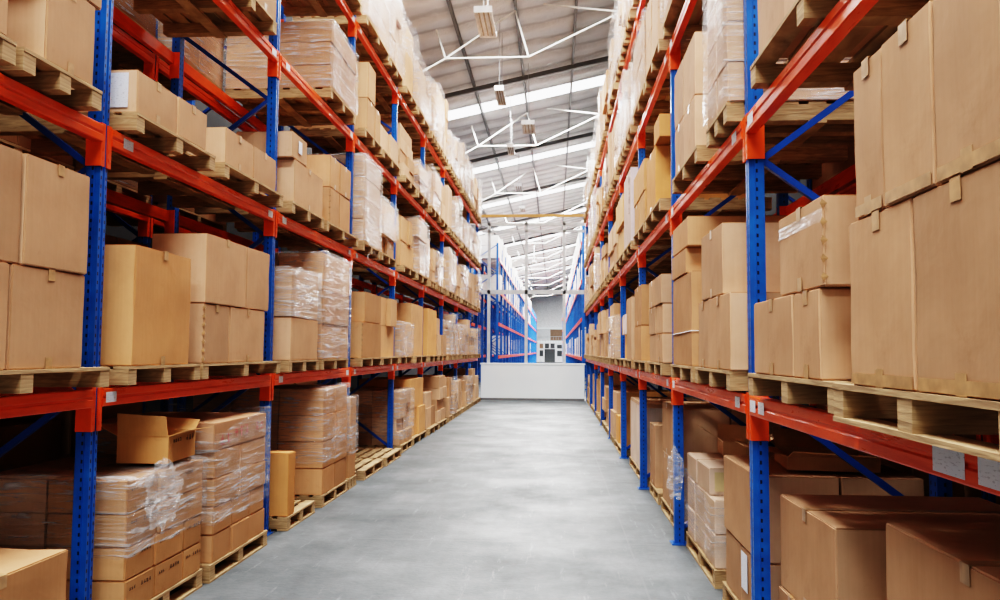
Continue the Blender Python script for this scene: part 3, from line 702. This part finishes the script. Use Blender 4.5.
def make_box(c):
    o_ = c['opt']; near = c['cy'] < 11
    me = box_mesh(c['w'], c['d'], c['h'], o_.get('rough', 1.0), seg=near)
    o = obj('cardboard_box', me, None, (c['cx'], c['cy'], c['z'])); o.color = (*c['col'], 1)
    tag(o, c['label'], 'box', 'cardboard boxes on the pallets')
    s = c['s']; w, d, h = c['w'], c['d'], c['h']; xf = s*(w/2+.0035)
    if c['cy'] < 12.5 and not ('B' in c['side']) and not c['wrapped'] and (o_.get('tape') or rnd.random() < .45):
        obj('packing_tape', tape_mesh(w, d, h), o)
        if rnd.random() < .7: obj('packing_tape', tape_mesh(w, d, h, False), o)
    if o_.get('tape') == 2 and c['cy'] < 5:                  # long tape run along the lower edge of the aisle side
        m = MB(); m.box(xf-.001*s, xf, -d/2+.01, d/2-.01, .004, .038); pass
        obj('packing_tape', m.mesh('edge_tape', 'tape'), o)
    if o_.get('ztape'):
        obj('packing_tape', MB().box(xf-.001*s, xf, -d/2+.005, d/2-.005, h*.72, h*.86).mesh('band_tape', 'film'), o)['label'] = 'clear tape band across the side'
    if o_.get('perf') and c['ci'] == 0 and c['cy'] < 11:
        # torn zip seam down the corner: a row of small lifted tabs
        m = MB(); n = max(4, int(h/.06)); xx = s*(w/2+.005); yy = -d/2+.0
        for k in range(n):
            z = h*(k+.5)/n; g = .017
            m.quad((xx, yy+.003, z+g), (xx+s*.008, yy-.006, z), (xx, yy+.018, z)); m.quad((xx, yy+.018, z), (xx+s*.008, yy-.006, z), (xx, yy+.003, z-g))
            m.quad((xx, yy-.005, z+g), (xx-s*.018, yy-.008, z), (xx+s*.008, yy-.006, z)); m.quad((xx-s*.018, yy-.008, z), (xx, yy-.005, z-g), (xx+s*.008, yy-.006, z))
        t = obj('zip_seam', m.mesh('zip_seam', 'tape'), o); t['label'] = 'row of small torn tabs down the corner'
    if o_.get('lab') == 1 and c['ci'] == 0 and c['ri'] == 0:
        if c['side'] == 'L':    # sheet on the end turned to the camera
            t = obj('shipping_label', MB().box(-.11, .11, -.0015, 0, -.105, .105).mesh('shipping_label', 'label'), o, (s*w/2-s*.165, -d/2-.0036, h*.52))
        else:
            t = obj('shipping_label', MB().box(0, -.0015, -.075, .075, -.11, .11).mesh('shipping_label', 'label'), o, (xf-.0015, d*.28, h*.62))
        t['label'] = 'white printed sheet stuck to the side'
    if o_.get('lab') == 2 and c['ci'] == 0:
        t = obj('shipping_label', MB().box(0, s*.0015, -.05, .05, -.06, .06).mesh('shipping_label', 'label'), o, (xf, 0, h*.55)); t['label'] = 'small white label'
    if o_.get('stamp'):
        m = MB(); glyphs(m, xf, -d*.36, h*.38, 2, .10, s); glyphs(m, xf, -d*.12, h*.50, 3, .09, s); glyphs(m, xf, d*.30, h*.55, 2, .085, s)
        t = obj('red_print', m.mesh('red_print', 'red'), o); t['label'] = 'smudged red stamped characters'
    if o_.get('marks'):
        m = MB(); a = .07
        m.quad((xf, -d*.30, h*.93), (xf, -d*.30+a, h*.93-a), (xf, -d*.30, h*.93-2*a), (xf, -d*.30-a, h*.93-a))
        glyphs(m, xf, -d*.30, h*.72, 3, .11, s, True)
        t = obj('black_print', m.mesh('black_print', 'ink'), o); t['label'] = 'black handling marks printed in a column'
    if o_.get('cream'):
        t = obj('printed_panel', MB().box(-w*.4, w*.4, -.002, 0, -.07, .07).mesh('printed_panel', 'cream'), o, (0, -d/2-.0036, h*.5)); t['label'] = 'yellow-brown printed panel on the end'
    if o_.get('string'):
        m = MB(); z = h*.37
        for a_, b_ in (((xf, -d/2-.008, z), (xf, d/2, z-.01)), ((xf, -d/2-.008, z), (-xf, -d/2-.008, z+.01))): m.bar(a_, b_, .006, seg=6)
        t = obj('string', m.mesh('string', 'white'), o); t['label'] = 'thin white string tied round'
    if c['adj'] == 'printed brown' and c['xi'] == 0 and c['d'] > .2:
        m = MB(); glyphs(m, xf, d*.05, h*.72, 4, .028, s); glyphs(m, xf, -d*.35, h*.72, 3, .022, s)
        obj('black_print', m.mesh('black_print', 'ink'), o)
    return o
seen = {}
for c in IND: seen.setdefault(c['label'], []).append(c)
for c in IND: make_box(c)
m = MB()
for c in REST:
    m.box(c['cx']-c['w']/2, c['cx']+c['w']/2, c['cy']-c['d']/2, c['cy']+c['d']/2, c['z'], c['z']+c['h'])
o = obj('stacked_cardboard', m.mesh('stacked_cardboard', 'card'))
tag(o, 'many small distant cardboard boxes stacked on the pallets in the farther bays', 'boxes', kind='stuff')

# ------------------------------------------------------------------ open cartons
def open_box(x, y, z, w, d, h, rz, flaps, label, col, print_=False):
    m = MB(); t = .006
    m.box(-w/2, w/2, -d/2, d/2, 0, t); m.box(-w/2, w/2, -d/2, -d/2+t, t, h); m.box(-w/2, w/2, d/2-t, d/2, t, h)
    m.box(-w/2, -w/2+t, -d/2+t, d/2-t, t, h); m.box(w/2-t, w/2, -d/2+t, d/2-t, t, h)
    root = obj('open_cardboard_box', m.mesh('open_cardboard_box', 'card'), None, (x, y, z)); root.rotation_euler.z = rz; root.color = (*col, 1)
    tag(root, label, 'box')
    for side, ang, ln in flaps:      # ang measured from straight up, outwards
        ux = {'+x': (1, 0), '-x': (-1, 0), '+y': (0, 1), '-y': (0, -1)}[side]
        hx, hy = ux[0]*w/2, ux[1]*d/2; a = R(ang); f = MB()
        ox, oz = ln*math.sin(a), ln*math.cos(a); tx, ty = (abs(ux[1])*w/2*.98, abs(ux[0])*d/2*.98)
        p = [(hx-tx, hy-ty, h), (hx+tx, hy+ty, h), (hx+tx*.97+ux[0]*ox, hy+ty*.97+ux[1]*ox, h+oz), (hx-tx*.97+ux[0]*ox, hy-ty*.97+ux[1]*ox, h+oz+.02)]
        nrm = Vector((ux[0]*math.cos(a), ux[1]*math.cos(a), -math.sin(a)))*.004
        b = len(f.v); f.v += [tuple(q) for q in p] + [tuple(Vector(q)+nrm) for q in p]
        f.f += [(b, b+1, b+2, b+3), (b+7, b+6, b+5, b+4), (b, b+4, b+5, b+1), (b+1, b+5, b+6, b+2), (b+2, b+6, b+7, b+3), (b+3, b+7, b+4, b)]
        fo = obj('flap', f.mesh('flap', 'card'), root); fo.color = (*col, 1)
    if print_:
        m = MB(); glyphs(m, w/2+.001, d*.18, h*.78, 3, .045, 1); glyphs(m, w/2+.001, -d*.30, h*.78, 4, .03, 1)
        obj('black_print', m.mesh('black_print', 'ink'), root)
    return root
open_box(-2.66, 5.29, zlev(0)+PZ+.80, .33, .46, .175, R(4), [('-y', 12, .13), ('+x', 80, .12), ('+y', 60, .12), ('-x', 70, .14)], 'open orange-brown box with raised flaps on top of the wrapped floor load', (1.04, .9, .62), True)
open_box(1.60, 4.95, zlev(0)+PZ+.865, .5, .45, .08, R(-6), [('-x', 82, .24), ('+y', 62, .18), ('+x', 85, .22), ('-y', 80, .12)], 'open tan box with splayed flaps on the wide floor box behind second right upright', (1, .93, .8))
open_box(1.54, 6.84, zlev(0)+PZ+.70, .34, .34, .11, R(-4), [('-x', 58, .20), ('+y', 20, .10), ('+x', 70, .12)], 'open cream box with one long flap lying on top of the cream wrapped floor load', (1.1, 1.15, 1.15))

# loose bunched film lying over boxes and hanging off the pallets
def bunch(x, y, z, r, label, sq=(1, 1, .5)):
    bm = bmesh.new(); bmesh.ops.create_icosphere(bm, subdivisions=4, radius=r); off = Vector((x*9, y*7, 1))
    for v in bm.verts:
        n = noise.noise(v.co*(2.5/r)+off)+.5*noise.noise(v.co*(6/r)+off); v.co *= 1+.38*n
        v.co = Vector((v.co.x*sq[0], v.co.y*sq[1], v.co.z*sq[2]))
    me = bpy.data.meshes.new('film_bunch'); bm.to_mesh(me); bm.free(); me.materials.append(M['film'])
    o = obj('bunched_film', me, None, (x, y, z)); tag(o, label, 'plastic film'); return o
bunch(-2.37, 4.80, .78, .19, 'crumpled clear film bunched on the wrapped floor load beside nearest left upright', (.35, .9, 1.0))
bunch(.985, 6.75, .66, .12, 'torn blue-tinted film bunched against the second right upright', (.5, 1.0, 1.6))
for o in list(COL.objects):
    if o.name.startswith('stretch_wrap'):
        p = o.location
        if p.x < 0 and abs(p.z-3.09) < .3 and 10 < p.y < 12.3:
            film_tail(o, p.x+.53, p.y-.3, p.z+.06, .34); film_tail(o, p.x+.53, p.y+.1, p.z+.04, .24)

# ------------------------------------------------------------------ wrapped loads in the hall beyond
def far_load_mesh(seed):
    rr = random.Random(seed); m = MB(); z = 0
    w, d = rr.uniform(.9, 1.0), rr.uniform(1.0, 1.2); hh = rr.uniform(.7, 1.3)
    m.box(-w/2, w/2, -d/2, d/2, 0, .11)
    k = rr.choice((2, 3))
    for i in range(k):
        e = rr.uniform(0, .03); m.box(-w/2+e, w/2-e, -d/2+e, d/2-e, .12+hh*i/k, .12+hh*(i+1)/k-.01)
    return m.mesh('pallet_load', 'farload')
M['farload'] = simple('wrapped_load', (.78, .74, .70), .4, nscale=2)
fm = [far_load_mesh(i) for i in range(5)]
k = 0
for side, xs, fr_, levs in (('far left', XLF-.45, FL, (4, 3, 1)), ('far right', XRF+.45, FRR, (4, 3, 1))):
    for lv in levs:
        for yy in [fr_[0]+BAY*i+q for i in range(int((min(fr_[-1], 92)-fr_[0])/BAY)) for q in (.75, 2.06)]:
            if rnd.random() < (1 if lv == 4 else .65 if lv == 3 else (.55 if side == 'far right' else .2)):
                o = obj('pallet_load', rnd.choice(fm), None, (xs, yy, LV[lv]+.071))
                tag(o, 'pale wrapped pallet load on the %s, %s rack beyond the partition' % (LEVW[lv], side), 'pallet load', 'loads on the %s of the %s rack' % (LEVW[lv], side))
o = obj('white_carton', box_mesh(.8, 1.0, .62, seg=False), None, (XRF+.35, 42.0, LV[2]-.85-.62+.07)); COL.objects.unlink(o); bpy.data.objects.remove(o)

# ------------------------------------------------------------------ hanging lamps
def at(px, py, Y):
    d = MR @ Vector(((px-500)/F, -(py-300)/F, -1)); t = Y/d.y; return EYE + d*t
def lamp(px, py, Y, w, L, label):
    p = at(px, py, Y); root = empty('pendant_lamp', (p.x, p.y+L/2, p.z)); tag(root, label, 'lamp', 'hanging warehouse lamps')
    m = MB().prism([(-w/2, 0), (-w*.36, .10), (w*.36, .10), (w/2, 0), (w/2, .012), (w*.38, .115), (-w*.38, .115), (-w/2, .012)], 1, -L/2, L/2)
    m.box(-w/2, w/2, -L/2-.012, -L/2, -.01, .12).box(-w/2, w/2, L/2, L/2+.012, -.01, .12)
    obj('housing', m.mesh('housing', 'lamp'), root)
    for k in (-1, 0, 1): obj('tube', MB().bar((k*w*.26, -L/2+.01, .04), (k*w*.26, L/2-.01, .04), .035, seg=8).mesh('tube', 'tube'), root)
    for e in (-1, 1):
        top = ROOFZ(p.x)-p.z-.02
        obj('suspension_rod', MB().bar((0, e*L*.38, .11), (0, e*L*.38, top), .014, seg=6).mesh('suspension_rod', 'steel'), root)
lamp(483, 12, 15.7, .37, 1.3, 'nearest and largest hanging white box lamp with brownish tubes')
lamp(499, 90, 20.3, .24, 1.3, 'slim white lamp hanging in front of the first skylight strip')
lamp(528, 124, 24.0, .40, 1.1, 'ribbed white box lamp hanging below the first skylight strip')
lamp(510, 147, 27.0, .24, 1.2, 'small white lamp level with the second truss bottom pipe')
lamp(518, 186, 34.0, .34, 1.2, 'small round-looking white lamp between second and third skylight strips')
lamp(522, 208, 41.0, .32, 1.2, 'small white lamp just above the tan tie beam')
lamp(534, 262, 62.0, .34, 1.2, 'tiny far white lamp seen through the steel frame')

# ------------------------------------------------------------------ light
for i, y in enumerate([-7.3, 1.4] + [s_ for s_ in sky_y if 8 < s_ < 110]):
    ld = bpy.data.lights.new('skylight_light', 'AREA'); ld.shape = 'RECTANGLE'; ld.size = 5; ld.size_y = 1.3
    ld.energy = LIGHT_E*(1 if y < 40 else 1.7 if y < 75 else 4); ld.color = (1, .985, .96)
    lo = bpy.data.objects.new('skylight_light', ld); COL.objects.link(lo); lo.location = (-.8, y, ROOFZ(-.8)-.45); lo.rotation_euler = (0, -math.atan(.22), 0)
wd = bpy.data.worlds.new('world'); bpy.context.scene.world = wd; wd.use_nodes = True
bg = wd.node_tree.nodes['Background']; bg.inputs[0].default_value = (1, .97, .93, 1); bg.inputs[1].default_value = WORLD_E
sc = bpy.context.scene
sc.view_settings.view_transform = 'Filmic'; sc.view_settings.look = 'Very High Contrast'; sc.view_settings.exposure = EXPO
sc.cycles.max_bounces = 8; sc.cycles.diffuse_bounces = 4; sc.cycles.transparent_max_bounces = 16; sc.cycles.use_denoising = True
sc.cycles.sample_clamp_indirect = 8
